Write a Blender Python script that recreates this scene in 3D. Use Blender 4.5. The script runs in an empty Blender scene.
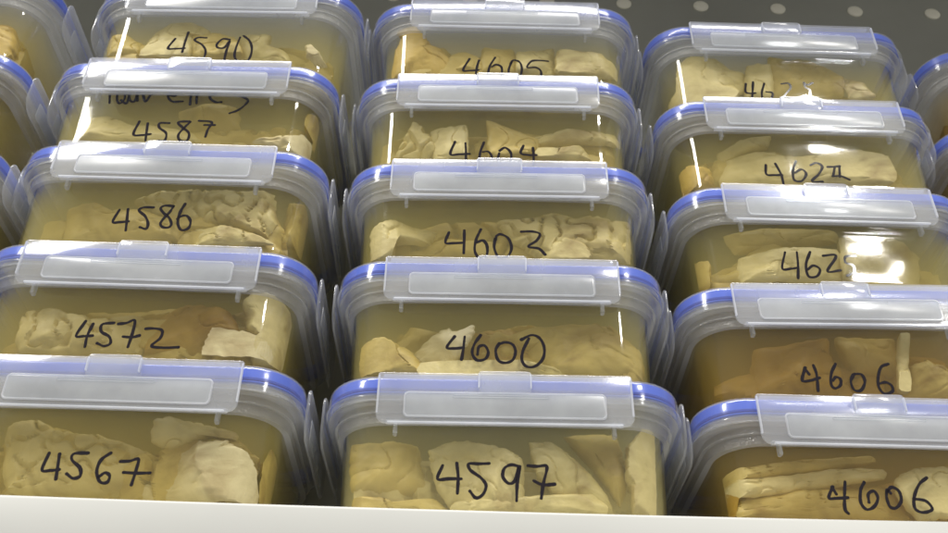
import bpy, bmesh, math, random
from mathutils import Vector, Matrix, noise

scene = bpy.context.scene
C = scene.collection

# ---------------------------------------------------------------- camera
def camera_axes(yaw, pitch, roll):
    f = Vector((math.sin(yaw)*math.cos(pitch), math.cos(yaw)*math.cos(pitch), math.sin(pitch)))
    rt = Vector((math.cos(yaw), -math.sin(yaw), 0))
    up = rt.cross(f)
    return (rt*math.cos(roll) + up*math.sin(roll), up*math.cos(roll) - rt*math.sin(roll), f)

cam_data = bpy.data.cameras.new('camera')
cam = bpy.data.objects.new('camera', cam_data)
C.objects.link(cam)
rt, up, fw = camera_axes(0.002807, 0.629600, 0.019569)
m = Matrix((rt, up, -fw)).transposed().to_4x4()
m.translation = Vector((-0.019545, -0.504408, -0.288419))
cam.matrix_world = m
cam_data.sensor_width = 36.0
cam_data.lens = 36.0*1048.29/1024.0
cam_data.clip_start = 0.01
cam_data.clip_end = 50
cam_data.dof.use_dof = True
cam_data.dof.focus_distance = 0.64
cam_data.dof.aperture_fstop = 16
scene.camera = cam

# ---------------------------------------------------------------- room light
world = bpy.data.worlds.new('World')
scene.world = world
world.use_nodes = True
bg = world.node_tree.nodes['Background']
bg.inputs['Color'].default_value = (1.0, 0.98, 0.94, 1)
bg.inputs['Strength'].default_value = 0.40

def lamp(loc, target, sx, sy, power, col=(1, 0.97, 0.9), spin=0.0):
    d = bpy.data.lights.new('ceiling_or_fill_lamp', 'AREA')
    d.shape = 'RECTANGLE'; d.size = sx; d.size_y = sy
    d.energy = power; d.color = col
    o = bpy.data.objects.new('ceiling_or_fill_lamp', d)
    C.objects.link(o)
    o.location = loc
    q = (Vector(target) - Vector(loc)).to_track_quat('-Z', 'Y')
    o.rotation_euler = (q.to_matrix() @ Matrix.Rotation(spin, 3, 'Z')).to_euler()
    return o

def direction_point(az, el, dist, origin):
    a, e = math.radians(az), math.radians(el)
    return (origin[0] + dist*math.cos(e)*math.sin(a), origin[1] - dist*math.cos(e)*math.cos(a), origin[2] + dist*math.sin(e))

aim = (0.23, 0.02, 0.25)
lamp(direction_point(26, 37, 3.0, aim), aim, 0.31, 0.22, 14)
aim_b = (0.24, 0.03, 0.18)
lamp(direction_point(28.5, 27.2, 3.4, aim_b), aim_b, 0.25, 0.16, 9)
lamp(direction_point(-42, 42, 3.0, (-0.2, 0, 0.2)), (-0.2, 0, 0.2), 0.40, 0.9, 36)
lamp((0.0, -2.1, 4.6), (0, 0, 0.1), 4.0, 1.1, 285)  # added overhead fill, set high to stay out of the reflections

scene.view_settings.view_transform = 'Standard'
scene.view_settings.look = 'None'
scene.view_settings.gamma = 1
scene.view_settings.exposure = 0.14
scene.render.engine = 'CYCLES'
cy = scene.cycles
cy.transparent_max_bounces = 32
cy.max_bounces = 10
cy.volume_bounces = 4
cy.use_denoising = True
cy.sample_clamp_indirect = 6.0

# ---------------------------------------------------------------- materials
class Nodes:
    def __init__(self, name):
        self.m = bpy.data.materials.new(name)
        self.m.use_nodes = True
        self.t = self.m.node_tree
        self.t.nodes.clear()
        self.out = self.t.nodes.new('ShaderNodeOutputMaterial')
    def n(self, kind, **kw):
        x = self.t.nodes.new('ShaderNode' + kind)
        for k, v in kw.items():
            key = k.replace('_', ' ')
            if key in x.inputs:
                x.inputs[key].default_value = v
            else:
                setattr(x, k, v)
        return x
    def l(self, a, b):
        self.t.links.new(a, b)
    def mix(self, fac, a, b):
        x = self.n('MixShader')
        if isinstance(fac, (int, float)):
            x.inputs[0].default_value = fac
        else:
            self.l(fac, x.inputs[0])
        self.l(a, x.inputs[1]); self.l(b, x.inputs[2])
        return x.outputs[0]
    def sheen(self, normal=None):
        """Schlick reflectance, the same from either side of a thin wall"""
        w = self.n('LayerWeight'); w.inputs['Blend'].default_value = 0.5
        if normal: self.l(normal, w.inputs['Normal'])
        a = self.n('Math'); a.operation = 'POWER'; a.inputs[1].default_value = 5.0
        self.l(w.outputs['Facing'], a.inputs[0])
        b = self.n('Math'); b.operation = 'MULTIPLY_ADD'; b.inputs[1].default_value = 0.85; b.inputs[2].default_value = 0.045
        self.l(a.outputs[0], b.inputs[0])
        return b.outputs[0]
    def bump(self, scale, strength, dist=0.001, detail=2.0, stretch=None):
        tc = self.n('TexCoord')
        oi = self.n('ObjectInfo'); ad = self.n('VectorMath'); ad.operation = 'ADD'
        self.l(tc.outputs['Object'], ad.inputs[0]); self.l(oi.outputs['Location'], ad.inputs[1])
        src = ad.outputs[0]
        if stretch:
            mp = self.n('Mapping'); mp.inputs['Scale'].default_value = stretch
            self.l(src, mp.inputs[0]); src = mp.outputs[0]
        nz = self.n('TexNoise'); nz.inputs['Scale'].default_value = scale; nz.inputs['Detail'].default_value = detail
        self.l(src, nz.inputs['Vector'])
        b = self.n('Bump'); b.inputs['Strength'].default_value = strength; b.inputs['Distance'].default_value = dist
        self.l(nz.outputs['Fac'], b.inputs['Height'])
        return b.outputs['Normal']

def clear_plastic(name, tint, milk, milk_col, rough, wave):
    """thin clear plastic: mirror sheen by Fresnel over see-through, with a little milk in it"""
    k = Nodes(name)
    nrm = k.bump(14, wave, 0.004, 1.0)
    tr = k.n('BsdfTransparent'); tr.inputs['Color'].default_value = (*tint, 1)
    df = k.n('BsdfDiffuse'); df.inputs['Color'].default_value = (*milk_col, 1)
    tl = k.n('BsdfTranslucent'); tl.inputs['Color'].default_value = (*milk_col, 1)
    gl = k.n('BsdfGlossy', Roughness=rough); gl.inputs['Color'].default_value = (1, 1, 1, 1)
    k.l(nrm, gl.inputs['Normal'])
    body = k.mix(0.5, df.outputs[0], tl.outputs[0])
    tc = k.n('TexCoord'); sm = k.n('TexNoise'); sm.inputs['Scale'].default_value = 26; sm.inputs['Detail'].default_value = 6
    oi = k.n('ObjectInfo'); ad = k.n('VectorMath'); ad.operation = 'ADD'
    k.l(tc.outputs['Object'], ad.inputs[0]); k.l(oi.outputs['Location'], ad.inputs[1]); k.l(ad.outputs[0], sm.inputs['Vector'])
    mr = k.n('MapRange'); mr.inputs['From Min'].default_value = 0.35; mr.inputs['From Max'].default_value = 0.75
    mr.inputs['To Min'].default_value = milk*0.8; mr.inputs['To Max'].default_value = milk*1.25 + 0.015
    k.l(sm.outputs['Fac'], mr.inputs['Value'])
    rr = k.n('MapRange'); rr.inputs['To Min'].default_value = rough*0.6; rr.inputs['To Max'].default_value = rough*1.6
    k.l(sm.outputs['Fac'], rr.inputs['Value']); k.l(rr.outputs[0], gl.inputs['Roughness'])
    body = k.mix(mr.outputs[0], tr.outputs[0], body)
    k.l(k.mix(k.sheen(nrm), body, gl.outputs[0]), k.out.inputs['Surface'])
    return k.m

M = {}
M['clear'] = clear_plastic('clear_plastic', (0.95, 0.95, 0.92), 0.02, (0.7, 0.7, 0.62), 0.045, 0.55)
M['lid'] = clear_plastic('lid_plastic', (0.95, 0.96, 0.98), 0.16, (0.84, 0.87, 0.95), 0.12, 0.15)
M['latch'] = clear_plastic('latch_plastic', (0.95, 0.96, 0.98), 0.24, (0.90, 0.92, 0.97), 0.10, 0.15)
M['edge'] = clear_plastic('edge_plastic', (0.9, 0.92, 0.96), 0.55, (0.93, 0.94, 0.98), 0.10, 0.1)
M['panel'] = clear_plastic('panel_plastic', (0.88, 0.90, 0.93), 0.36, (0.88, 0.89, 0.90), 0.20, 0.1)

def frosted():
    k = Nodes('frosted_band')
    tc = k.n('TexCoord')
    vo = k.n('TexVoronoi'); vo.inputs['Scale'].default_value = 900
    k.l(tc.outputs['Object'], vo.inputs['Vector'])
    b = k.n('Bump'); b.inputs['Strength'].default_value = 0.7; b.inputs['Distance'].default_value = 0.0006
    k.l(vo.outputs['Distance'], b.inputs['Height'])
    tr = k.n('BsdfTransparent'); tr.inputs['Color'].default_value = (0.86, 0.86, 0.84, 1)
    df = k.n('BsdfDiffuse'); df.inputs['Color'].default_value = (0.86, 0.87, 0.88, 1)
    tl = k.n('BsdfTranslucent'); tl.inputs['Color'].default_value = (0.86, 0.87, 0.88, 1)
    gl = k.n('BsdfGlossy', Roughness=0.22)
    k.l(b.outputs[0], gl.inputs['Normal']); k.l(b.outputs[0], df.inputs['Normal'])
    s = k.mix(0.34, tr.outputs[0], k.mix(0.5, df.outputs[0], tl.outputs[0]))
    k.l(k.mix(k.sheen(), s, gl.outputs[0]), k.out.inputs['Surface'])
    return k.m
M['frosted'] = frosted()

def solid(name, col, rough, var=0.0, scale=40, bump=0.0, spec=0.5):
    k = Nodes(name)
    p = k.n('BsdfPrincipled'); p.inputs['Base Color'].default_value = (*col, 1); p.inputs['Roughness'].default_value = rough
    p.inputs['Specular IOR Level'].default_value = spec
    if var:
        tc = k.n('TexCoord'); nz = k.n('TexNoise'); nz.inputs['Scale'].default_value = scale; nz.inputs['Detail'].default_value = 5
        k.l(tc.outputs['Object'], nz.inputs['Vector'])
        cr = k.n('ValToRGB')
        cr.color_ramp.elements[0].position = 0.3; cr.color_ramp.elements[1].position = 0.7
        cr.color_ramp.elements[0].color = (*[c*(1-var) for c in col], 1)
        cr.color_ramp.elements[1].color = (*[min(1, c*(1+var)) for c in col], 1)
        k.l(nz.outputs['Fac'], cr.inputs[0]); k.l(cr.outputs[0], p.inputs['Base Color'])
        if bump:
            b = k.n('Bump'); b.inputs['Strength'].default_value = bump; b.inputs['Distance'].default_value = 0.001
            k.l(nz.outputs['Fac'], b.inputs['Height']); k.l(b.outputs[0], p.inputs['Normal'])
    k.l(p.outputs[0], k.out.inputs['Surface'])
    return k.m

M['gasket'] = solid('blue_silicone', (0.035, 0.11, 0.66), 0.3)
M['marker'] = solid('black_marker', (0.010, 0.007, 0.012), 0.06, spec=0.5)
M['shelf'] = solid('white_enamel', (0.47, 0.475, 0.46), 0.35, 0.03, 9)
M['wall'] = solid('grey_enamel', (0.31, 0.31, 0.27), 0.55, 0.12, 6, spec=0.2)
M['plug'] = solid('cream_plastic', (0.80, 0.77, 0.64), 0.5)
TONES = {'w': (0.70, 0.61, 0.36), 'p': (0.64, 0.54, 0.25), 'y': (0.56, 0.43, 0.13),
         'o': (0.42, 0.255, 0.035), 'o2': (0.62, 0.44, 0.11), 'g': (0.60, 0.50, 0.22)}
for key, col in TONES.items():
    k = Nodes('tissue_' + key)
    p = k.n('BsdfPrincipled'); p.inputs['Roughness'].default_value = 0.5
    tc = k.n('TexCoord')
    n1 = k.n('TexNoise'); n1.inputs['Scale'].default_value = 34; n1.inputs['Detail'].default_value = 9; n1.inputs['Distortion'].default_value = 0.8
    k.l(tc.outputs['Object'], n1.inputs['Vector'])
    cr = k.n('ValToRGB'); e = cr.color_ramp.elements
    e[0].position = 0.30; e[0].color = (col[0]*0.58, col[1]*0.50, col[2]*0.40, 1)
    e[1].position = 0.46; e[1].color = (col[0]*0.93, col[1]*0.92, col[2]*0.88, 1)
    x = e.new(0.62); x.color = (*[min(0.85, c*1.10) for c in col], 1)
    x = e.new(0.74); x.color = (min(0.85, col[0]*1.22), min(0.85, col[1]*1.24), min(0.8, col[2]*1.45), 1)
    k.l(n1.outputs['Fac'], cr.inputs[0]); k.l(cr.outputs[0], p.inputs['Base Color'])
    n2 = k.n('TexNoise'); n2.inputs['Scale'].default_value = 210; n2.inputs['Detail'].default_value = 6
    k.l(tc.outputs['Object'], n2.inputs['Vector'])
    b = k.n('Bump'); b.inputs['Strength'].default_value = 0.45; b.inputs['Distance'].default_value = 0.001
    k.l(n2.outputs['Fac'], b.inputs['Height']); k.l(b.outputs[0], p.inputs['Normal'])
    k.l(p.outputs[0], k.out.inputs['Surface'])
    M['tissue_' + key] = k.m

def liquid(name, col, density):
    k = Nodes(name)
    v = k.n('VolumePrincipled')
    v.inputs['Color'].default_value = (*col, 1); v.inputs['Density'].default_value = density
    v.inputs['Anisotropy'].default_value = 0.2
    k.l(v.outputs[0], k.out.inputs['Volume'])
    return k.m
LIQ = {'olive': liquid('olive_fluid', (0.885, 0.80, 0.345), 25),
       'amber': liquid('amber_fluid', (0.88, 0.765, 0.285), 25),
       'brown': liquid('brown_fluid', (0.78, 0.60, 0.17), 26),
       'pale': liquid('pale_fluid', (0.95, 0.89, 0.50), 24)}

WALL_BACK = 0.182
WALL_PLUG_X0, WALL_PLUG_DX, WALL_PLUG_Z = 0.2245, 0.084, 0.5680
STROKES = {
    (1, 0): [[(-353,-550),(-379,-630),(-313,-629),(-245,-629)],[(-273,-536),(-263,-620),(-265,-714)],[(-89,-535),(-152,-538),(-205,-539),(-194,-577),(-135,-621),(-105,-666),(-123,-719),(-161,-739),(-196,-700)],[(86,-551),(36,-541),(-3,-565),(-10,-615),(23,-652),(58,-634),(83,-555),(70,-655),(66,-752)],[(131,-544),(184,-547),(235,-542),(238,-569),(217,-652),(204,-735)],[(163,-633),(213,-656),(281,-651)]],
    (1, 1): [[(-293,-548),(-338,-623),(-294,-632),(-234,-625)],[(-230,-547),(-237,-637),(-246,-710)],[(-131,-536),(-170,-603),(-181,-665),(-150,-712),(-100,-701),(-83,-655),(-105,-610),(-141,-619),(-149,-673)],[(-15,-591),(-37,-642),(-22,-708),(20,-727),(67,-706),(85,-648),(67,-598),(21,-584),(-19,-600)],[(169,-554),(132,-638),(124,-705),(151,-749),(204,-746),(252,-694),(263,-619),(237,-552),(187,-529),(122,-563)]],
    (1, 2): [[(-337,-563),(-358,-647),(-301,-651),(-235,-647)],[(-234,-546),(-233,-645),(-234,-732)],[(-123,-536),(-154,-624),(-161,-712),(-129,-769),(-83,-749),(-80,-671),(-107,-628),(-148,-643)],[(-26,-611),(-31,-690),(2,-766),(55,-756),(83,-688),(64,-610),(17,-576),(-14,-586),(-22,-621)],[(150,-551),(221,-547),(274,-566),(251,-621),(195,-671),(265,-686),(306,-732)]],
    (1, 3): [[(-308,-588),(-338,-703),(-275,-705),(-200,-700)],[(-232,-598),(-226,-695),(-226,-796)],[(-99,-592),(-125,-692),(-124,-782),(-79,-815),(-38,-747),(-63,-680),(-105,-681)],[(12,-690),(4,-757),(41,-823),(91,-789),(96,-688),(54,-638),(16,-667)],[(187,-615),(167,-686),(221,-702),(279,-701)],[(255,-633),(259,-707),(256,-796)]],
    (1, 4): [[(-273,-565),(-320,-686),(-267,-692),(-202,-685)],[(-199,-580),(-215,-659),(-225,-783)],[(-74,-546),(-117,-649),(-124,-756),(-79,-813),(-31,-765),(-23,-658),(-64,-624),(-100,-649)],[(51,-596),(30,-692),(58,-797),(106,-784),(132,-677),(117,-594),(68,-572),(43,-614)],[(339,-572),(265,-567),(207,-579),(173,-646),(239,-644),(279,-684),(268,-778),(211,-803)]],
    (0, 0): [[(-264,-576),(-278,-674),(-230,-677),(-184,-671)],[(-205,-581),(-197,-652),(-189,-725)],[(-49,-570),(-125,-576),(-129,-612),(-74,-658),(-62,-704),(-97,-719),(-139,-693)],[(76,-566),(32,-608),(23,-674),(53,-734),(93,-737),(99,-700),(71,-682),(42,-706)],[(140,-614),(190,-610),(235,-597),(236,-658),(228,-747)],[(170,-677),(240,-679),(316,-675)]],
    (0, 1): [[(-267,-546),(-301,-648),(-254,-651),(-202,-646)],[(-218,-564),(-233,-645),(-230,-724)],[(-92,-553),(-160,-565),(-156,-615),(-101,-649),(-83,-694),(-116,-715),(-163,-697)],[(-65,-559),(-16,-550),(29,-530),(35,-608),(27,-717)],[(-18,-646),(36,-649),(80,-635)],[(108,-587),(153,-583),(208,-594),(209,-647),(167,-704),(241,-713),(328,-706)]],
    (0, 2): [[(-246,-532),(-269,-631),(-223,-634),(-165,-626)],[(-191,-526),(-180,-611),(-169,-700)],[(-24,-507),(-91,-509),(-115,-536),(-65,-582),(-35,-640),(-40,-683),(-82,-671)],[(106,-491),(46,-490),(24,-514),(52,-552),(91,-585),(118,-635),(107,-665),(68,-666),(46,-638),(60,-595),(89,-542),(104,-498)],[(179,-470),(159,-540),(158,-625),(190,-683),(234,-669),(240,-614),(208,-568),(169,-574),(150,-596)]],
    (0, 3): [[(-630,-196),(-560,-194),(-491,-183)],[(-575,-194),(-544,-348)],[(-510,-238),(-494,-320),(-466,-350),(-443,-309),(-453,-237)],[(-466,-319),(-420,-352),(-415,-291),(-419,-245)],[(-423,-254),(-394,-326),(-363,-325),(-361,-243),(-344,-325)],[(-323,-242),(-284,-332),(-260,-268),(-227,-240)],[(-132,-265),(-79,-272),(-63,-226),(-118,-209),(-130,-274),(-88,-327),(-12,-325)],[(26,-150),(45,-354)],[(62,-149),(90,-340)],[(165,-238),(213,-255),(213,-218),(181,-219),(179,-283),(225,-324),(269,-322)],[(364,-159),(336,-224),(449,-285),(449,-330),(402,-394),(344,-428)],[(-288,-563),(-306,-683),(-245,-690),(-185,-680)],[(-225,-578),(-209,-740)],[(-70,-574),(-138,-576),(-133,-619),(-76,-669),(-74,-737),(-123,-738)],[(70,-553),(-9,-564),(24,-606),(85,-664),(85,-732),(36,-734),(14,-683),(44,-614),(77,-558)],[(137,-546),(230,-557),(214,-627),(208,-695)],[(182,-585),(257,-583)]],
    (0, 4): [[(-319,-538),(-355,-639),(-298,-646),(-226,-640)],[(-229,-469),(-236,-576),(-238,-682)],[(-78,-526),(-143,-524),(-164,-555),(-102,-600),(-63,-665),(-67,-743),(-120,-744)],[(103,-542),(48,-537),(13,-591),(24,-630),(73,-629),(105,-556),(96,-661),(95,-765)],[(179,-514),(165,-621),(168,-725),(222,-788),(278,-749),(287,-644),(257,-552),(203,-497)]],
    (2, 0): [[(-354,-554),(-389,-621),(-346,-624),(-278,-618)],[(-360,-558),(-341,-599)],[(-276,-522),(-297,-614),(-308,-689),(-293,-714)],[(-164,-523),(-194,-570),(-209,-645),(-183,-687),(-135,-668),(-104,-618),(-118,-576),(-154,-594),(-161,-644)],[(-22,-586),(-37,-566),(-51,-608),(-45,-665),(-11,-674),(29,-631),(29,-573),(-9,-549),(-45,-583)],[(214,-485),(159,-527),(112,-604),(99,-670),(128,-695),(172,-691),(201,-671),(173,-627),(105,-616)]],
    (2, 1): [[(-334,-593),(-367,-682),(-318,-684),(-255,-664)],[(-338,-597),(-317,-639)],[(-279,-575),(-270,-643),(-281,-755)],[(-137,-565),(-176,-633),(-191,-709),(-172,-737),(-135,-716),(-126,-674),(-152,-658),(-175,-683)],[(-38,-640),(-64,-690),(-54,-748),(-11,-748),(24,-689),(13,-639),(-30,-635)],[(200,-560),(151,-582),(118,-646),(104,-721),(129,-770),(184,-753),(186,-712),(155,-691),(116,-700)]],
    (2, 2): [[(-353,-542),(-393,-676),(-335,-678),(-282,-668)],[(-271,-539),(-280,-644),(-298,-755)],[(-179,-536),(-225,-642),(-224,-737),(-166,-735),(-136,-679),(-175,-649),(-220,-682)],[(-94,-566),(-14,-555),(-14,-587),(-87,-694),(6,-683)],[(129,-559),(62,-569),(52,-618),(99,-640),(93,-696),(42,-726)]],
    (2, 3): [[(-334,-603),(-342,-692),(-285,-699),(-226,-697)],[(-262,-590),(-235,-691),(-231,-780)],[(-105,-563),(-140,-649),(-147,-739),(-95,-750),(-49,-685),(-75,-640),(-130,-674)],[(-4,-599),(45,-575),(82,-609),(44,-681),(-18,-748),(59,-751)],[(121,-611),(176,-606),(216,-598)],[(174,-612),(147,-697)],[(210,-604),(195,-702)],[(142,-697),(206,-695),(263,-725)]],
    (2, 4): [[(-347,-601),(-360,-690),(-320,-705),(-285,-700)],[(-287,-583),(-306,-688),(-323,-784)],[(-201,-595),(-235,-701),(-231,-780),(-179,-770),(-150,-698),(-198,-684)],[(-65,-594),(-7,-587),(1,-635),(-51,-709),(-89,-766),(-16,-763)],[(115,-571),(144,-597),(189,-571)],[(120,-574),(122,-622),(151,-653),(130,-734),(77,-744)]],
}
TISSUE = {
    (1, 0): [
        ('A',3,8,'p',[(-446,-411),(-319,-340),(-152,-344),(16,-414),(108,-480),(115,-676),(94,-793),(-266,-789),(-391,-643)]),
        ('B',6,9,'p',[(142,-375),(269,-349),(432,-460),(548,-591),(638,-761),(457,-774),(299,-692),(180,-554)]),
        ('C',3,12,'p',[(714,-379),(818,-261),(911,-283),(862,-790),(722,-792),(724,-644),(694,-558)]),
        ('D',14,14,'y',[(-918,-332),(-685,-305),(-512,-348),(-461,-529),(-414,-661),(-722,-677),(-891,-626)]),
        ('E',4,5,'p',[(-287,-733),(15,-706),(338,-679),(541,-664),(573,-795),(-285,-810)]),
        ('F',6,6,'y',[(-875,-714),(-694,-700),(-651,-731),(-390,-699),(-286,-802),(-866,-813)]),
        ('G',12,10,'y',[(361,-272),(662,-243),(713,-404),(722,-561),(669,-714),(558,-542)]),
    ],
    (1, 1): [
        ('A',4,10,'y',[(-902,-564),(-737,-524),(-585,-582),(-497,-678),(-482,-773),(-884,-781)]),
        ('B',3,6,'w',[(-553,-588),(-442,-487),(-337,-447),(-283,-471),(-167,-436),(-187,-531),(-288,-668),(-370,-705),(-518,-660)]),
        ('C',8,14,'y',[(176,-442),(264,-364),(481,-334),(697,-342),(778,-405),(897,-528),(889,-735),(337,-746),(173,-641)]),
        ('D',16,10,'o',[(-167,-399),(51,-343),(225,-365),(348,-590),(260,-701),(-204,-711)]),
        ('E',3,5,'p',[(-494,-715),(-267,-696),(335,-684),(583,-710),(579,-781),(-490,-803)]),
    ],
    (1, 2): [
        ('A',5,12,'g',[(-22,-398),(152,-353),(374,-263),(548,-303),(681,-271),(829,-354),(928,-352),(908,-720),(316,-731),(191,-641),(85,-562)]),
        ('B',2,6,'p',[(277,-554),(407,-511),(533,-549),(613,-655),(608,-748),(293,-754)]),
        ('C',6,10,'p',[(-887,-490),(-721,-390),(-545,-400),(-413,-453),(-473,-565),(-707,-596),(-719,-743),(-867,-746)]),
        ('D',10,10,'y',[(-711,-579),(-367,-531),(-21,-552),(-21,-700),(-702,-713)]),
    ],
    (1, 3): [
        ('A',4,9,'g',[(-742,-590),(-626,-342),(-547,-392),(-477,-496),(-436,-714),(-755,-721)]),
        ('B',4,6,'p',[(-502,-421),(-226,-370),(-213,-709),(-458,-715)]),
        ('C',5,8,'y',[(-77,-372),(120,-398),(315,-484),(312,-587),(203,-677),(-64,-683)]),
        ('D',7,6,'p',[(272,-480),(516,-385),(690,-396),(889,-377),(912,-511),(509,-535),(293,-539)]),
        ('E',4,6,'p',[(289,-626),(505,-592),(614,-561),(692,-690),(287,-699)]),
    ],
    (1, 4): [
        ('A',3,10,'o2',[(-896,-702),(-871,-407),(-822,-287),(-887,-169),(-737,-182),(-581,-347),(-599,-448),(-500,-395),(-384,-540),(-368,-701)]),
        ('B',7,8,'y',[(-174,-321),(66,-296),(110,-446),(96,-642),(-181,-651)]),
        ('C',5,8,'p',[(98,-385),(292,-328),(406,-291),(419,-573),(371,-671),(95,-680)]),
        ('D',4,9,'p',[(412,-420),(654,-328),(808,-407),(911,-535),(901,-665),(403,-681)]),
        ('E',9,7,'y',[(-386,-456),(-183,-433),(-159,-629),(-381,-636)]),
    ],
    (0, 0): [
        ('A',2,7,'w',[(339,-495),(511,-445),(673,-440),(826,-513),(886,-577),(909,-799),(184,-789),(165,-706),(313,-659)]),
        ('B',5,7,'p',[(249,-439),(248,-337),(331,-288),(520,-305),(715,-356),(734,-412),(578,-395),(391,-486),(285,-467)]),
        ('C',10,30,'y',[(876,-518),(945,-427),(1071,-445),(1204,-530),(1230,-763),(913,-772)]),
        ('D',8,12,'g',[(-639,-327),(-489,-275),(-326,-340),(-96,-355),(215,-459),(253,-634),(141,-754),(-511,-752)]),
    ],
    (0, 1): [
        ('A',3,24,'p',[(643,-320),(694,-235),(881,-270),(1028,-360),(1091,-518),(1115,-724),(769,-736),(732,-635),(790,-582),(690,-507)]),
        ('B',2,5,'w',[(499,-541),(790,-575),(887,-636),(878,-726),(467,-733)]),
        ('C',7,12,'g',[(-738,-428),(-594,-382),(-333,-440),(-100,-484),(15,-399),(59,-700),(-673,-727)]),
        ('D',13,10,'o',[(21,-387),(275,-294),(562,-366),(655,-524),(468,-610),(434,-668),(82,-671)]),
    ],
    (0, 2): [
        ('A',5,12,'g',[(-256,-303),(-63,-235),(260,-223),(547,-274),(731,-267),(790,-533),(741,-665),(408,-547),(139,-556),(-132,-448)]),
        ('B',6,12,'y',[(-694,-400),(-527,-334),(-340,-447),(-136,-440),(135,-548),(166,-705),(-628,-732)]),
        ('C',3,7,'p',[(241,-597),(417,-577),(629,-641),(798,-735),(270,-752)]),
        ('D',12,26,'y',[(814,-266),(958,-291),(1093,-467),(1157,-639),(821,-665)]),
    ],
    (0, 3): [
        ('A',7,10,'p',[(-781,-422),(-647,-402),(-478,-526),(-309,-457),(-122,-468),(74,-527),(120,-652),(-739,-675)]),
        ('B',14,9,'y',[(-146,-201),(61,-162),(334,-222),(365,-419),(161,-456),(-60,-398)]),
        ('C',2,8,'w',[(516,-658),(688,-591),(865,-555),(1028,-582),(1089,-735),(756,-759)]),
        ('D',8,22,'y',[(850,-302),(990,-298),(1077,-458),(1067,-586),(869,-464)]),
    ],
    (0, 4): [
        ('A',4,11,'p',[(-581,-576),(-552,-379),(-414,-230),(-275,-190),(-119,-315),(-88,-423),(-207,-426),(-205,-689),(-578,-698)]),
        ('B',6,8,'y',[(-237,-421),(-79,-363),(95,-396),(208,-658),(-190,-667)]),
        ('C',4,8,'p',[(79,-419),(214,-362),(387,-395),(383,-537),(529,-569),(568,-690),(218,-697)]),
        ('D',3,5,'w',[(669,-542),(714,-524),(849,-678),(758,-697),(693,-647)]),
        ('E',8,9,'y',[(-900,-430),(-749,-409),(-610,-495),(-599,-653),(-857,-659)]),
    ],
    (2, 0): [
        ('A',6,6,'y',[(-1086,-451),(-759,-385),(-427,-318),(-26,-288),(1,-326),(-298,-391),(-718,-459),(-1059,-515)]),
        ('B',8,6,'p',[(-1036,-506),(-711,-450),(-292,-392),(31,-383),(15,-450),(-388,-517),(-785,-582),(-1047,-589)]),
        ('C',4,10,'o',[(-1081,-515),(-976,-513),(-899,-584),(-932,-693),(-1087,-697)]),
        ('D',3,9,'p',[(66,-452),(208,-382),(385,-367),(480,-422),(406,-680),(294,-701),(137,-723),(39,-563)]),
        ('E',9,8,'y',[(-870,-590),(-421,-522),(15,-464),(95,-573),(152,-690),(-886,-699)]),
    ],
    (2, 1): [
        ('A',8,12,'o',[(-567,-323),(-99,-293),(-97,-388),(-36,-571),(-99,-684),(-298,-708),(-623,-680)]),
        ('B',3,9,'y',[(369,-526),(476,-491),(597,-535),(696,-612),(640,-745),(316,-738)]),
        ('C',6,4,'p',[(341,-319),(411,-318),(319,-727),(244,-717)]),
        ('D',20,10,'y',[(-7,-217),(405,-211),(351,-519),(55,-500)]),
    ],
    (2, 2): [
        ('A',5,8,'p',[(-641,-515),(-344,-450),(51,-465),(47,-695),(-651,-731)]),
        ('B',6,8,'p',[(74,-373),(311,-309),(591,-356),(690,-409),(615,-697),(49,-701)]),
        ('C',6,12,'y',[(-1145,-524),(-987,-491),(-843,-569),(-869,-770),(-1171,-779)]),
        ('D',14,8,'y',[(-693,-251),(-318,-180),(137,-194),(113,-310),(-352,-382),(-627,-419)]),
    ],
    (2, 3): [
        ('A',4,10,'o2',[(-1083,-564),(-862,-526),(-705,-551),(-706,-732),(-1095,-789)]),
        ('B',5,10,'p',[(-574,-445),(-379,-375),(-226,-432),(187,-449),(426,-410),(622,-465),(610,-709),(-637,-736)]),
        ('C',9,7,'p',[(-621,-346),(-443,-244),(-203,-219),(-245,-333),(-438,-371),(-615,-471)]),
    ],
    (2, 4): [
        ('A',3,12,'p',[(-1012,-815),(-999,-678),(-894,-604),(-838,-317),(-726,-202),(-501,-211),(-393,-334),(-277,-384),(-331,-581),(-454,-758)]),
        ('B',5,8,'p',[(-290,-344),(-87,-317),(-76,-478),(-124,-690),(-344,-699)]),
        ('C',8,8,'y',[(-83,-192),(201,-161),(405,-281),(501,-422),(460,-617),(-108,-640)]),
        ('D',3,5,'w',[(488,-405),(583,-365),(714,-607),(673,-678),(481,-668)]),
    ],
}
# ---------------------------------------------------------------- helpers
def link(name, bm, mats, parent=None, smooth=True):
    bmesh.ops.recalc_face_normals(bm, faces=bm.faces[:])
    me = bpy.data.meshes.new(name)
    bm.to_mesh(me); bm.free()
    for mm in (mats if isinstance(mats, (list, tuple)) else [mats]):
        me.materials.append(mm)
    if smooth:
        for p in me.polygons:
            p.use_smooth = True
        me.set_sharp_from_angle(angle=math.radians(38))
    o = bpy.data.objects.new(name, me)
    C.objects.link(o)
    if parent:
        o.parent = parent
    return o

def tag(o, label, cat, group=None, kind=None):
    o['label'] = label
    if cat: o['category'] = cat
    if group: o['group'] = group
    if kind: o['kind'] = kind

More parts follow.
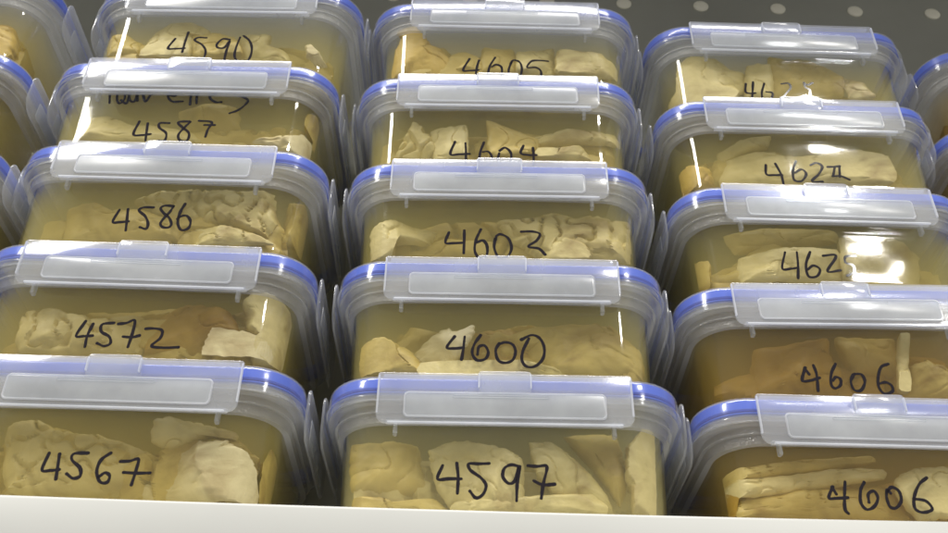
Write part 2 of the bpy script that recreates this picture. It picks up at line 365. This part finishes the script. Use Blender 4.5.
LW, LD, LR = 0.1078, 0.078, 0.032          # half width, half depth, corner radius of the lid
CY = 0.0035 + LD                           # centre of the lid behind the front latch face
WALL_Y = 0.0095                            # front wall of the container at the top
BOW = 0.0012
BX, BD, BR = 0.0970, LD - 0.006, 0.0275     # the same for the container's upper edge
def draft(z):
    return 0.0030*max(0.0, (-0.027 - z)/0.064)
def wall_y(x, z):
    f = BX - BR
    a = min(max(abs(x) - f, 0.0), BR*0.95)
    return WALL_Y + draft(z) - BOW*max(0.0, 1 - (x/f)**2) + BR - math.sqrt(BR*BR - a*a)

def ring(hx, hy, r, z, bow=0.0, nc=10, ns=10):
    pts = []
    cs = [(hx-r, -(hy-r), -90), (hx-r, hy-r, 0), (-(hx-r), hy-r, 90), (-(hx-r), -(hy-r), 180)]
    for i, (cx, cyy, a0) in enumerate(cs):
        for k in range(nc+1):
            a = math.radians(a0 + 90*k/nc)
            pts.append((cx + r*math.cos(a), cyy + r*math.sin(a)))
        nx, ny, na = cs[(i+1) % 4]
        e = (nx + r*math.cos(math.radians(na)), ny + r*math.sin(math.radians(na)))
        s = pts[-1]
        for k in range(1, ns):
            t = k/ns
            pts.append((s[0] + (e[0]-s[0])*t, s[1] + (e[1]-s[1])*t))
    out = []
    for x, y in pts:
        if bow and abs(y) > hy - 1e-5:
            y += math.copysign(bow*max(0, 1-(x/(hx-r))**2), y)
        out.append(Vector((x, CY + y, z)))
    return out

def loft(bm, rings, close_loop=False, cap_first=False, cap_last=False, mats=None):
    vs = [[bm.verts.new(p) for p in r] for r in rings]
    n = len(vs[0])
    seq = list(range(len(vs) - 1)) + ([len(vs) - 1] if close_loop else [])
    for i in seq:
        a, b = vs[i], vs[(i+1) % len(vs)]
        for k in range(n):
            f = bm.faces.new((a[k], a[(k+1) % n], b[(k+1) % n], b[k]))
            if mats: f.material_index = mats[i]
    if cap_first: bm.faces.new(vs[0][::-1])
    if cap_last: bm.faces.new(vs[-1])
    return vs

def add_box(bm, x0, x1, y0, y1, z0, z1, bevel=0.0):
    r = bmesh.ops.create_cube(bm, size=1)
    for v in r['verts']:
        v.co = Vector((x0 + (v.co.x+.5)*(x1-x0), y0 + (v.co.y+.5)*(y1-y0), z0 + (v.co.z+.5)*(z1-z0)))
    if bevel:
        es = list({e for v in r['verts'] for e in v.link_edges})
        bmesh.ops.bevel(bm, geom=es, offset=bevel, segments=2, affect='EDGES')

# ---------------------------------------------------------------- the setting
def shelf_front(x):
    return -0.0175 - 0.006*max(-1.5, min(1.5, (x/0.26)))*-0.8 - 0.0035*(x/0.26)**2*(1 if abs(x) < 0.5 else (0.5/abs(x))**2)
bm = bmesh.new()
xs = [-1.1 + 2.2*i/60 for i in range(61)]
prof = lambda y: [(0.17, -0.0915), (y + 0.0022, -0.0915), (y + 0.0007, -0.0921), (y, -0.0937), (y, -0.128), (y + 0.002, -0.130), (y + 0.018, -0.130),
                  (y + 0.018, -0.1285), (y + 0.0018, -0.1285), (y + 0.0018, -0.0945), (0.17, -0.0945)]
cols = [[bm.verts.new((x, yy, zz)) for yy, zz in prof(shelf_front(x))] for x in xs]
for a, b in zip(cols, cols[1:]):
    n = len(a)
    for k in range(n):
        bm.faces.new((a[k], a[(k+1) % n], b[(k+1) % n], b[k]))
bm.faces.new(cols[0]); bm.faces.new(cols[-1][::-1])
shelf = link('shelf', bm, M['shelf'])
tag(shelf, 'white enamelled metal shelf whose front edge runs under the lowest boxes', 'shelf')

bm = bmesh.new()                                   # unseen next shelf, added and widened to shade top row and back panel
add_box(bm, -1.1, 1.1, -0.13, 0.178, 0.640, 0.643, 0.0008)
add_box(bm, -1.1, 1.1, -0.1335, -0.1305, 0.606, 0.6455, 0.0008)
upper = link('shelf', bm, M['shelf'])
tag(upper, 'white enamelled metal shelf added out of view to shade the stack tops', 'shelf')

bm = bmesh.new()
add_box(bm, -1.2, 1.2, WALL_BACK, WALL_BACK + 0.005, -0.6, 1.3)
wall = link('wall', bm, M['wall'], smooth=False)
tag(wall, 'dark grey metal back panel with a row of cream plugs behind the boxes', 'back panel', kind='structure')
for k in range(-10, 8):
    bm = bmesh.new()
    x = WALL_PLUG_X0 + WALL_PLUG_DX*k
    pr = [(0.0, 0.0082), (-0.0012, 0.0082), (-0.0022, 0.0070), (-0.0026, 0.0030), (-0.0026, 0.0)]
    rings_ = []
    for yy, r in pr[:-1]:
        rings_.append([Vector((x + r*math.cos(2*math.pi*i/24), WALL_BACK + yy, WALL_PLUG_Z - 0.03*(x-0.3)*0.6 + r*math.sin(2*math.pi*i/24))) for i in range(24)])
    loft(bm, rings_, cap_last=True)
    link('plug', bm, M['plug'], wall)

# ---------------------------------------------------------------- one storage box
def make_container():
    bm = bmesh.new()
    prof = [(0.0040, -0.0150, 1), (0.0054, -0.0160, 1), (0.0056, -0.0172, 1), (0.0050, -0.0182, 1), (0.0026, -0.0187, 1), (0.0024, -0.0225, 1), (0.0032, -0.0229, 1),
            (0.0032, -0.0238, 1), (0.0022, -0.0242, 1), (0.0019, -0.0300, 1), (0.0, -0.0308, 0)]
    zs = [-0.036, -0.044, -0.052, -0.060, -0.068, -0.076, -0.083, -0.0865, -0.0890, -0.0905, -0.0912]
    hx, hy, r = BX, BD, BR
    rings, mats = [], []
    for o, z, mi in prof:
        rings.append(ring(hx+o*1.85, hy+o, r+o*1.4, z, BOW if o == 0 else 0)); mats.append(mi)
    for z in zs:
        d = draft(z)
        e = 0.0
        if z < -0.083:
            q = (-0.083 - z)/0.0082
            e = 0.008*(1 - math.sqrt(max(0, 1-q*q)))
        rings.append(ring(hx-d-e, hy-d-e, max(r-d-e*0.6, 0.01), z, BOW)); mats.append(0)
    loft(bm, rings, cap_last=True, mats=mats)
    for sx in (-1, 1):                                  # small catch under each end of the latch
        x = sx*0.0635
        n0 = len(bm.faces)
        add_box(bm, x-0.0012, x+0.0012, WALL_Y-0.004, WALL_Y+0.0003, -0.0375, -0.0297, 0.0004)
        bm.faces.ensure_lookup_table()
        for f in bm.faces[n0:]: f.material_index = 1
    return bm

def make_liquid():
    bm = bmesh.new()
    hx, hy, r = BX - 0.0015, BD - 0.0015, BR - 0.0015
    rings = []
    for z in (-0.0240, -0.032, -0.05, -0.07, -0.083, -0.0885, -0.0902):
        d = draft(z) + (0.003 if z < -0.087 else 0) + (0.003 if z < -0.09 else 0)
        rings.append(ring(hx-d, hy-d, r-d, z, BOW))
    loft(bm, rings, cap_first=True, cap_last=True)
    return bm

def make_lid():
    bm = bmesh.new()
    prof = [(-0.0016, -0.0120), (-0.0016, -0.0164), (0.0008, -0.0164), (0.0012, -0.0156), (0.0010, -0.0142), (0.0000, -0.0136), (0.0, -0.0118), (0.0, -0.0040), (-0.0006, -0.0018), (-0.0018, -0.0005), (-0.0036, 0.0),
            (-0.0085, 0.0), (-0.0100, -0.0008), (-0.0110, -0.0045), (-0.0125, -0.0050)]
    rings = [ring(LW+o, LD+o, max(LR+o, 0.012), z) for o, z in prof]
    vs = loft(bm, rings, cap_last=True)
    under = [ring(LW+o, LD+o, max(LR+o, 0.012), z) for o, z in [(-0.0016, -0.0120), (-0.006, -0.0115), (-0.0125, -0.0066)]]
    loft(bm, under, cap_last=True)
    return bm

def make_gasket():
    bm = bmesh.new()
    prof = [(-0.0026, -0.0012), (-0.0014, -0.0022), (-0.0013, -0.0082), (-0.0022, -0.0090), (-0.0060, -0.0090), (-0.0060, -0.0012)]
    loft(bm, [ring(LW+o, LD+o, LR+o, z) for o, z in prof], close_loop=True)
    prof = [(-0.0018, -0.0102), (-0.0013, -0.0105), (-0.0013, -0.0111), (-0.0018, -0.0113), (-0.0045, -0.0113), (-0.0045, -0.0102)]  # second thin ring stands in for the shadow line under the gasket
    loft(bm, [ring(LW+o, LD+o, LR+o, z) for o, z in prof], close_loop=True)
    return bm

def plate(bm, outline, y_front, y_back):
    """a flat plate in the latch plane from an outline of (x, z), with slightly rounded front edge"""
    cx = sum(p[0] for p in outline)/len(outline); cz = sum(p[1] for p in outline)/len(outline)
    def inset(d):
        n = len(outline); res = []
        for i in range(n):
            a, b, c = outline[i-1], outline[i], outline[(i+1) % n]
            e1 = Vector((b[0]-a[0], b[1]-a[1])).normalized(); e2 = Vector((c[0]-b[0], c[1]-b[1])).normalized()
            nn = Vector((-(e1.y+e2.y), e1.x+e2.x))
            nn = nn/ max(nn.length_squared/2, 0.5)
            res.append((b[0]+nn.x*d, b[1]+nn.y*d))
        return res
    e = min(0.0004, (y_back-y_front)*0.35)
    rings = [[Vector((x, y, z)) for x, z in inset(d)] for y, d in ((y_front, e*1.4), (y_front+e*0.4, e*0.4), (y_front+e*1.4, 0), (y_back-e, 0), (y_back, e))]
    loft(bm, rings, cap_first=True, cap_last=True)

def rrect(x0, x1, z0, z1, r, n=5, rt=None):
    """counter-clockwise outline; r bottom corner radius, rt top corner radius"""
    rt = r if rt is None else rt
    pts = []
    for cx, cz, a0, rr in ((x0+r, z0+r, 180, r), (x1-r, z0+r, 270, r), (x1-rt, z1-rt, 0, rt), (x0+rt, z1-rt, 90, rt)):
        for k in range(n+1):
            a = math.radians(a0 + 90*k/n)
            pts.append((cx + rr*math.cos(a), cz + rr*math.sin(a)))
    return pts

def frame(bm, x0, x1, z0, z1, r, w, y_front, y_back):
    a, b = rrect(x0, x1, z0, z1, r), rrect(x0+w, x1-w, z0+w, z1-w, max(r-w*0.6, 0.0005))
    q = w*0.25
    def mid(t):
        return [(p[0]+(s[0]-p[0])*t, p[1]+(s[1]-p[1])*t) for p, s in zip(a, b)]
    rings = [[Vector((x, y, z)) for x, z in o] for o, y in ((a, y_back), (mid(0.1), y_front+q), (mid(0.32), y_front), (mid(0.68), y_front), (mid(0.9), y_front+q), (b, y_back))]
    loft(bm, rings)

def make_latch(hw, side=False):
    bm = bmesh.new()
    plate(bm, rrect(-hw, hw, -0.0331, -0.0002, 0.012 if side else 0.0062, 8, 0.006 if side else 0.0018), 0.0, 0.0017)
    n0 = len(bm.faces)
    if side:
        return bm
    for sx in (-1, 1):                                   # thickened side edges
        add_box(bm, sx*(hw-0.0006)-0.0006, sx*(hw-0.0006)+0.0006, -0.0006, 0.0012, -0.0268, -0.0020, 0.0003)
    add_box(bm, -hw+0.007, hw-0.007, -0.0005, 0.0012, -0.0331, -0.0320, 0.0003)
    bm.faces.ensure_lookup_table()
    for f in bm.faces[n0:]: f.material_index = 1
    add_box(bm, -hw+0.003, hw-0.003, 0.0012, 0.0040, -0.0022, -0.0008, 0.0004)   # hinge line into the lid
    add_box(bm, -hw+0.006, hw-0.006, 0.0015, 0.0058, -0.0318, -0.0302, 0.0004)   # catch rib behind
    return bm

def make_panel(hw, side=False):
    bm = bmesh.new()
    w = hw*(0.70 if side else 0.79)
    plate(bm, rrect(-w+0.0008, w-0.0008, -0.0285, -0.0135, 0.002), -0.0004, 0.0001)
    if side:
        return bm
    n0 = len(bm.faces)
    frame(bm, -w, w, -0.0293, -0.0127, 0.003, 0.0012, -0.0008, 0.0001)
    bm.faces.ensure_lookup_table()
    for f in bm.faces[n0:]: f.material_index = 1
    frame(bm, -w*0.52, w*0.44, -0.0165, -0.0146, 0.0008, 0.0004, -0.00075, -0.0003)
    return bm

def make_hinge():
    bm = bmesh.new()
    plate(bm, rrect(-0.0158, 0.0158, -0.0135, 0.0012, 0.0035, 5, 0.0024), -0.0009, 0.0032)
    n0 = len(bm.faces)
    for sx in (-1, 1):
        add_box(bm, sx*0.0153-0.0005, sx*0.0153+0.0005, -0.0015, 0.0005, -0.0100, -0.0010, 0.0002)
    bm.faces.ensure_lookup_table()
    for f in bm.faces[n0:]: f.material_index = 1
    return bm

def make_box():
    root = bpy.data.objects.new('storage_box', None)
    C.objects.link(root)
    root.empty_display_size = 0.05
    con = link('container', make_container(), [M['clear'], M['frosted']], root)
    liq = link('liquid', make_liquid(), LIQ['olive'], root)
    lid = link('lid', make_lid(), M['lid'], root)
    link('gasket', make_gasket(), M['gasket'], lid)
    front = dict(latch=link('latch', make_latch(0.075), [M['latch'], M['edge']], root))
    link('latch_panel', make_panel(0.075), [M['panel'], M['edge']], front['latch'])
    link('hinge', make_hinge(), [M['latch'], M['edge']], front['latch'])
    side = link('latch', make_latch(0.052, True), [M['latch'], M['edge']], root)
    link('latch_panel', make_panel(0.052, True), [M['panel'], M['edge']], side)
    side.rotation_euler = (math.radians(0.5), 0, math.pi/2)
    side.location = (LW + 0.0034, CY, 0)
    for src, rot, loc in ((side, (math.radians(0.5), 0, -math.pi/2), (-LW - 0.0034, CY, 0)),
                          (front['latch'], (0, 0, math.pi), (0, CY + LD + 0.0035, 0))):
        c = src.copy(); C.objects.link(c); c.parent = root
        c.rotation_euler = rot; c.location = loc
        for ch in src.children:
            d = ch.copy(); C.objects.link(d); d.parent = c
    return root

def copy_tree(o, parent=None):
    c = o.copy(); C.objects.link(c)
    if parent: c.parent = parent
    for ch in o.children:
        copy_tree(ch, c)
    return c

# ---------------------------------------------------------------- marker writing and tissue
def smooth_line(p, per=8):
    if len(p) == 2:
        return [Vector(p[0]).lerp(Vector(p[1]), i/per) for i in range(per+1)]
    P = [Vector(p[0])*2 - Vector(p[1])] + [Vector(q) for q in p] + [Vector(p[-1])*2 - Vector(p[-2])]
    out = []
    for i in range(1, len(P)-2):
        a, b, c, d = P[i-1:i+3]
        for k in range(per):
            t = k/per
            out.append(0.5*((2*b) + (c-a)*t + (2*a-5*b+4*c-d)*t*t + (3*b-a-3*c+d)*t**3))
    out.append(P[-2])
    return out

def writing_mesh(strokes, width, rnd):
    bm = bmesh.new()
    for s in strokes:
        pts = smooth_line([(a*1e-4, b*1e-4) for a, b in s])
        n = len(pts)
        loops = []
        ph = rnd.random()*9
        lift = 0.00030 + 0.00006*rnd.random()
        for i, p in enumerate(pts):
            t = (pts[min(i+1, n-1)] - pts[max(i-1, 0)])
            t = t.normalized() if t.length > 1e-9 else Vector((1, 0))
            nn = Vector((-t.y, t.x))
            w = width*0.5*(0.95 + 0.34*noise.noise(Vector((ph, i*0.17, 0))) + 0.12*noise.noise(Vector((ph, i*0.9, 3))))
            loops.append((p, nn, w, t))
        strip = []
        first, last = loops[0], loops[-1]
        for k in (3, 2, 1):
            q = k/3.2
            strip.append((first[0] - first[3]*first[2]*q, first[1], first[2]*math.sqrt(1-q*q)))
        strip += [(p, nn, w) for p, nn, w, t in loops]
        for k in (1, 2, 3):
            q = k/3.2
            strip.append((last[0] + last[3]*last[2]*q, last[1], last[2]*math.sqrt(1-q*q)))
        rows = []
        for p, nn, w in strip:
            l, r = p + nn*w, p - nn*w
            row = []
            for q in (l, p, r):
                row.append(bm.verts.new((q.x, wall_y(q.x, q.y) - lift, q.y)))
            rows.append(row)
        for a, b in zip(rows, rows[1:]):
            for k in (0, 1):
                bm.faces.new((a[k], a[k+1], b[k+1], b[k]))
    return bm

def tissue_mesh(outline, depth, thick, tone, seed):
    rnd = random.Random(seed)
    pts = [Vector((a*1e-4, b*1e-4)) for a, b in outline]
    c = sum(pts, Vector((0, 0)))/len(pts)
    # resample the outline, rounding it a little and roughening it
    dense = []
    n = len(pts)
    for i in range(n):
        a, b, d, e = pts[i-1], pts[i], pts[(i+1) % n], pts[(i+2) % n]
        for k in range(14):
            t = k/14
            cat = 0.5*((2*b) + (d-a)*t + (2*a-5*b+4*d-e)*t*t + (3*b-a-3*d+e)*t**3)
            dense.append(b.lerp(d, t)*0.7 + cat*0.3)
    off = Vector((rnd.random()*40, rnd.random()*40, rnd.random()*40))
    rough = 0.0013 if tone in ('w', 'g', 'o2') else 0.0009
    N = len(dense)
    out2 = []
    for i, p in enumerate(dense):
        v = p - c
        q = Vector((p.x, p.y, 0))
        k = rough*(noise.noise(q*260 + off)*1.0 + 0.7*noise.noise(q*620 + off) + 0.4*noise.noise(q*1500 + off))
        out2.append(p + v.normalized()*k)
    R = 24
    bm = bmesh.new()
    tilt = (rnd.uniform(-0.10, 0.10), rnd.uniform(-0.08, 0.08))
    th = thick*1e-3
    gyri = tone in ('g', 'deep')
    size = max((p - c).length for p in pts)
    creases = []
    for j in range(4):
        a = rnd.uniform(0, math.pi*2)
        creases.append((Vector((math.cos(a), math.sin(a))), rnd.uniform(-0.35, 0.45)*size, rnd.uniform(-0.42, 0.42)))
    back = WALL_Y + depth*1e-3 + th
    def front_y(p, s):
        q = Vector((p.x, p.y, 0))
        edge = (1 - s**2.6)
        y = WALL_Y + depth*1e-3 + min(th, 0.013)*0.75*(1 - math.sqrt(max(edge, 0)))
        y += 0.0013*noise.noise(q*70 + off) + 0.0005*noise.noise(q*170 + off) + 0.00012*noise.noise(q*520 + off)
        wob = 0.003*noise.noise(q*120 + off)
        for nn, o, sl in creases:
            dd = (p - c).dot(nn) - o + wob
            if dd > 0:
                y += sl*min(dd, 0.014)*(0.5 if gyri else 1)
        if gyri:
            h = abs(noise.noise(q*(46 if tone == 'deep' else 85) + off + Vector((2.3, 0, 0))))
            y += (0.0085 if tone == 'deep' else 0.0034)*max(0, 1 - h/0.16)**1.3
        else:
            h = abs(noise.noise(q*60 + off + Vector((7.3, 0, 0))))
            y += 0.0011*max(0, 1 - h/0.05)
        y += (p.x-c.x)*tilt[0] + (p.y-c.y)*tilt[1]
        return max(y, wall_y(p.x, p.y) + 0.0016)
    cen = bm.verts.new((c.x, front_y(c, 0), c.y))
    rings_ = []
    for r in range(1, R+1):
        s = r/R
        rings_.append([bm.verts.new((c.x + (p.x-c.x)*s, front_y(c + (p-c)*s, s), c.y + (p.y-c.y)*s)) for p in out2])
    for s in (0.97, 0.80):
        rings_.append([bm.verts.new((c.x + (p.x-c.x)*s, max(back - (th*0.25 if s > 0.9 else 0), front_y(c+(p-c)*s, s) + 0.001), c.y + (p.y-c.y)*s)) for p in out2])
    for k in range(N):
        bm.faces.new((cen, rings_[0][k], rings_[0][(k+1) % N]))
    for a, b in zip(rings_, rings_[1:]):
        for k in range(N):
            bm.faces.new((a[k], a[(k+1) % N], b[(k+1) % N], b[k]))
    bm.faces.new(rings_[-1])
    # keep it inside the container
    for v in bm.verts:
        v.co.z = max(-0.0885, min(-0.020, v.co.z))
        d = draft(v.co.z)
        hx, hy, r = BX - 0.0025 - d, BD - 0.0025 - d, BR - 0.0025 - d
        x, y = v.co.x, v.co.y - CY
        x = max(-hx, min(hx, x)); y = max(-hy - BOW*0.8*max(0, 1-(x/(BX-BR))**2), min(hy, y))
        ax, ay = abs(x) - (hx-r), abs(y) - (hy-r)
        if ax > 0 and ay > 0:
            L = math.hypot(ax, ay)
            if L > r:
                x = math.copysign(hx-r + ax*r/L, x); y = math.copysign(hy-r + ay*r/L, y)
        v.co.x, v.co.y = x, y + CY
    return bm

# ---------------------------------------------------------------- all the boxes
STEP = 0.0862
# column, row, x, y, yaw, liquid, where (used in labels)
BOXES = [
    (1, 0, 0.0015, -0.0010, -0.009, 'pale', 'the box marked 4597', 'clear box marked 4597 in black, packed with pale slices, on the shelf edge'),
    (0, 0, -0.2264, -0.0114, 0.017, 'amber', 'the box marked 4567', 'clear box marked 4567 in black, standing on the shelf edge'),
    (0, 1, -0.2290, -0.0084, 0.020, 'amber', 'the box marked 4572', 'clear box marked 4572 in black, stacked on the box marked 4567'),
    (0, 2, -0.2303, -0.0098, 0.009, 'olive', 'the box marked 4586', 'clear box marked 4586 in black, between the boxes marked 4572 and 4587'),
    (0, 3, -0.2316, -0.0086, -0.003, 'olive', 'the box marked 4587', 'clear box with a handwritten word above its number 4587'),
    (0, 4, -0.2197, -0.0105, -0.009, 'olive', 'the box marked 4590', 'clear box marked 4590 in black, on top of its stack'),
    (1, 1, -0.0001, -0.0007, -0.007, 'olive', 'the box marked 4600', 'clear box marked 4600 in black, stacked on the box marked 4597'),
    (1, 2, -0.0018, 0.0003, -0.010, 'olive', 'the box marked 4603', 'clear box marked 4603 in black, between the boxes marked 4600 and 4604'),
    (1, 3, -0.0029, 0.0002, -0.008, 'olive', 'the box marked 4604', 'clear box marked 4604 in black, its number half hidden by the latch below'),
    (1, 4, 0.0026, 0.0001, 0.001, 'olive', 'the box marked 4605', 'clear box marked 4605 in black, on top of its stack'),
    (2, 0, 0.2294, 0.0171, 0.011, 'brown', 'the lower box marked 4606', 'clear box marked 4606 with layered brown slices, standing on the shelf edge'),
    (2, 1, 0.2274, 0.0200, -0.018, 'brown', 'the upper box marked 4606', 'clear box marked 4606 with dark orange contents, stacked on another box marked 4606'),
    (2, 2, 0.2322, 0.0199, 0.008, 'olive', 'the box marked 462', 'clear box marked 462 with a big white glare over the end of its number'),
    (2, 3, 0.2294, 0.0180, 0.006, 'olive', 'the box marked 4621', 'clear box with a long white glare just above its number 4621'),
    (2, 4, 0.2287, 0.0179, 0.010, 'olive', 'the box under the wall plugs', 'clear box below the cream wall plugs, on top of its stack, glare at its number'),
]
NB = {0: '4567', 1: '4572', 2: '4586', 3: '4587', 4: '4590'}
for r in range(5):
    BOXES.append((-1, r, -0.4600 + 0.004*((r*7) % 3 - 1), -0.0180, 0.010*((r % 3) - 1), 'amber', 'the cut-off box beside %s' % NB[r],
                  'clear box cut off by the picture edge, next to the box marked %s' % NB[r]))
NR = {0: 'the lower box marked 4606', 1: 'the upper box marked 4606', 2: 'the box marked 462', 3: 'the box numbered 4621', 4: 'the box below the wall plugs'}
for r in range(5):
    BOXES.append((3, r, 0.4600 + 0.004*((r*5) % 3 - 1), 0.0360, 0.012*((r % 3) - 1), 'brown', 'the cut-off box beside %s' % NR[r],
                  'clear box cut off by the picture edge, next to %s' % NR[r]))

WORDS = {
    (1, 0): {'A': 'broad pale slice behind the digits in', 'B': 'pale slice leaning right of the digits in', 'C': 'tall pale strip at the end of', 'D': 'dim yellow lump at the dark end of',
             'E': 'flat stacked slice at the bottom of', 'F': 'low yellow slice in the bottom corner of', 'G': 'dim yellow block high up in'},
    (1, 1): {'A': 'yellow lump in the bottom corner of', 'B': 'ragged whitish piece beside the first digit in', 'C': 'large folded yellow piece in', 'D': 'dim orange piece behind the digits in', 'E': 'thin pale strip along the bottom of'},
    (1, 2): {'A': 'large lobed pale piece in', 'B': 'smooth pale lobe beside the last digit in', 'C': 'pale piece at the end near the first digit in', 'D': 'dim yellow piece behind the first digits in'},
    (1, 3): {'A': 'rough triangular piece in', 'B': 'square cut pale slice in', 'C': 'yellow block behind the last digits in', 'D': 'long thin pale strip in', 'E': 'pale heap low down in'},
    (1, 4): {'A': 'tall peaked orange yellow piece in', 'B': 'yellow block above the first digits in', 'C': 'pale block above the last digits in', 'D': 'wide pale piece past the last digit in', 'E': 'low yellow piece under the first digit in'},
    (0, 0): {'A': 'large whitish slice beside the last digit in', 'B': 'flat pale slice under the latch in', 'C': 'dim rounded lump in the far corner of', 'D': 'wide folded brownish piece behind the digits in'},
    (0, 1): {'A': 'tall rounded pale lump in', 'B': 'whitish square corner slice in', 'C': 'folded piece behind the first digits in', 'D': 'dim orange piece behind the last digits in'},
    (0, 2): {'A': 'large wrinkled piece above the digits in', 'B': 'yellow piece behind the first digits in', 'C': 'low pale slice past the last digit in', 'D': 'dim lump at the shaded end of'},
    (0, 3): {'A': 'wavy edged pale piece behind the digits in', 'B': 'dim yellow piece below the handwritten word in', 'C': 'low whitish piece in the corner of', 'D': 'yellow lump at the shaded end of'},
    (0, 4): {'A': 'tall domed pale piece in', 'B': 'yellow piece behind the middle digits in', 'C': 'rough pale piece past the last digit in', 'D': 'small whitish chip in', 'E': 'low yellow piece before the first digit in'},
    (2, 0): {'A': 'long thin slice lying uppermost in', 'B': 'long pale slice lying second from top in', 'C': 'small orange lump in', 'D': 'pale lump behind the last digit in', 'E': 'broad dim slice at the bottom of'},
    (2, 1): {'A': 'large dark orange piece in', 'B': 'yellow lobe at the end of', 'C': 'thin upright pale strip in', 'D': 'dim brown piece deep in'},
    (2, 2): {'A': 'pale slice behind the digits in', 'B': 'pale piece behind the glare in', 'C': 'yellow lump at the shaded end of', 'D': 'dim slice high up in'},
    (2, 3): {'A': 'orange yellow block at the shaded end of', 'B': 'broad pale piece behind the digits in', 'C': 'thin pale slice under the latch in'},
    (2, 4): {'A': 'large pale piece with ragged outline in', 'B': 'narrow pale piece behind the digits in', 'C': 'dim yellow piece behind the glare in', 'D': 'thin slanting whitish strip in'},
}

proto = make_box()
for i, (c, r, x, y, yaw, liq, where, label) in enumerate(BOXES):
    root = proto if i == 0 else copy_tree(proto)
    root.location = (x, y, r*STEP)
    root.rotation_euler = (0, 0, yaw)
    tag(root, label, 'storage box', 'lidded boxes stacked on the shelf')
placed = [o for o in C.objects if o.name.split('.')[0] == 'storage_box']
placed.sort(key=lambda o: o.name)
for root, (c, r, x, y, yaw, liq, where, label) in zip(placed, BOXES):
    assert root['label'] == label
    rnd2 = random.Random(c*19 + r*5)
    for ch in root.children:
        if ch.name.startswith('latch') and abs(ch.location.y) < 1e-6:
            ch.rotation_euler.x = rnd2.uniform(-0.015, 0.035)
        if ch.name.startswith('liquid'):
            ch.material_slots[0].link = 'OBJECT'
            ch.material_slots[0].material = LIQ[liq]
    rnd = random.Random(c*31 + r*7 + 3)
    if (c, r) in STROKES:
        drop = {(1, 4): 26, (1, 3): 20, (1, 2): 15, (0, 4): 15, (2, 4): 12, (2, 3): 5}.get((c, r), 0)
        lines = [[(a, b - (drop or (38 if (c, r) == (0, 3) and k < 11 else 0))) for a, b in ln] for k, ln in enumerate(STROKES[c, r])]
        link('handwriting', writing_mesh(lines, 0.0020, rnd), M['marker'], root, smooth=False)
    Mw = Matrix.Translation((x, y, r*STEP)) @ Matrix.Rotation(yaw, 4, 'Z')
    if (c, r) in TISSUE:
        pieces = [(WORDS[c, r][n] + ' ' + where, d, th, tone, ol) for n, d, th, tone, ol in TISSUE[c, r]]
    else:
        s = 1 if c < 0 else -1
        a = [(s*250, -500), (s*520, -330 - 40*(r % 3)), (s*800, -420), (s*860, -650), (s*820, -850), (s*400, -860), (s*220, -700)]
        b = [(-s*800, -600), (-s*400, -400), (s*100, -450), (s*300, -600), (s*300, -860), (-s*800, -860)]
        pieces = [('rounded yellowish lump in ' + where, 5, 26, 'y' if r % 2 else 'o2', a),
                  ('broad folded piece in ' + where, 9, 14, 'g', b)]
    dr = random.Random(c*77 + r*13)
    deep = [(-860, -640 + dr.randint(0, 240)), (-620, -500 + dr.randint(0, 200)), (-380, -500 + dr.randint(0, 230)), (-100, -500 + dr.randint(0, 200)), (200, -500 + dr.randint(0, 230)),
            (480, -500 + dr.randint(0, 200)), (700, -500 + dr.randint(0, 200)), (860, -620 + dr.randint(0, 200)), (850, -870), (300, -880), (-300, -880), (-850, -870)]
    pieces.append(('dim folded mass deep inside ' + where, 21 if liq == 'brown' else 15, 50, 'deep', deep))
    for k, (lab, d, th, tone, ol) in enumerate(pieces):
        o = link('tissue_piece', tissue_mesh(ol, d, th, tone, c*1000 + r*100 + k), M['tissue_' + ('o' if liq == 'brown' else 'y' if liq != 'pale' else 'p') if tone == 'deep' else 'tissue_' + tone])
        o.matrix_world = Mw
        tag(o, lab, 'tissue piece', 'tissue pieces in the boxes')
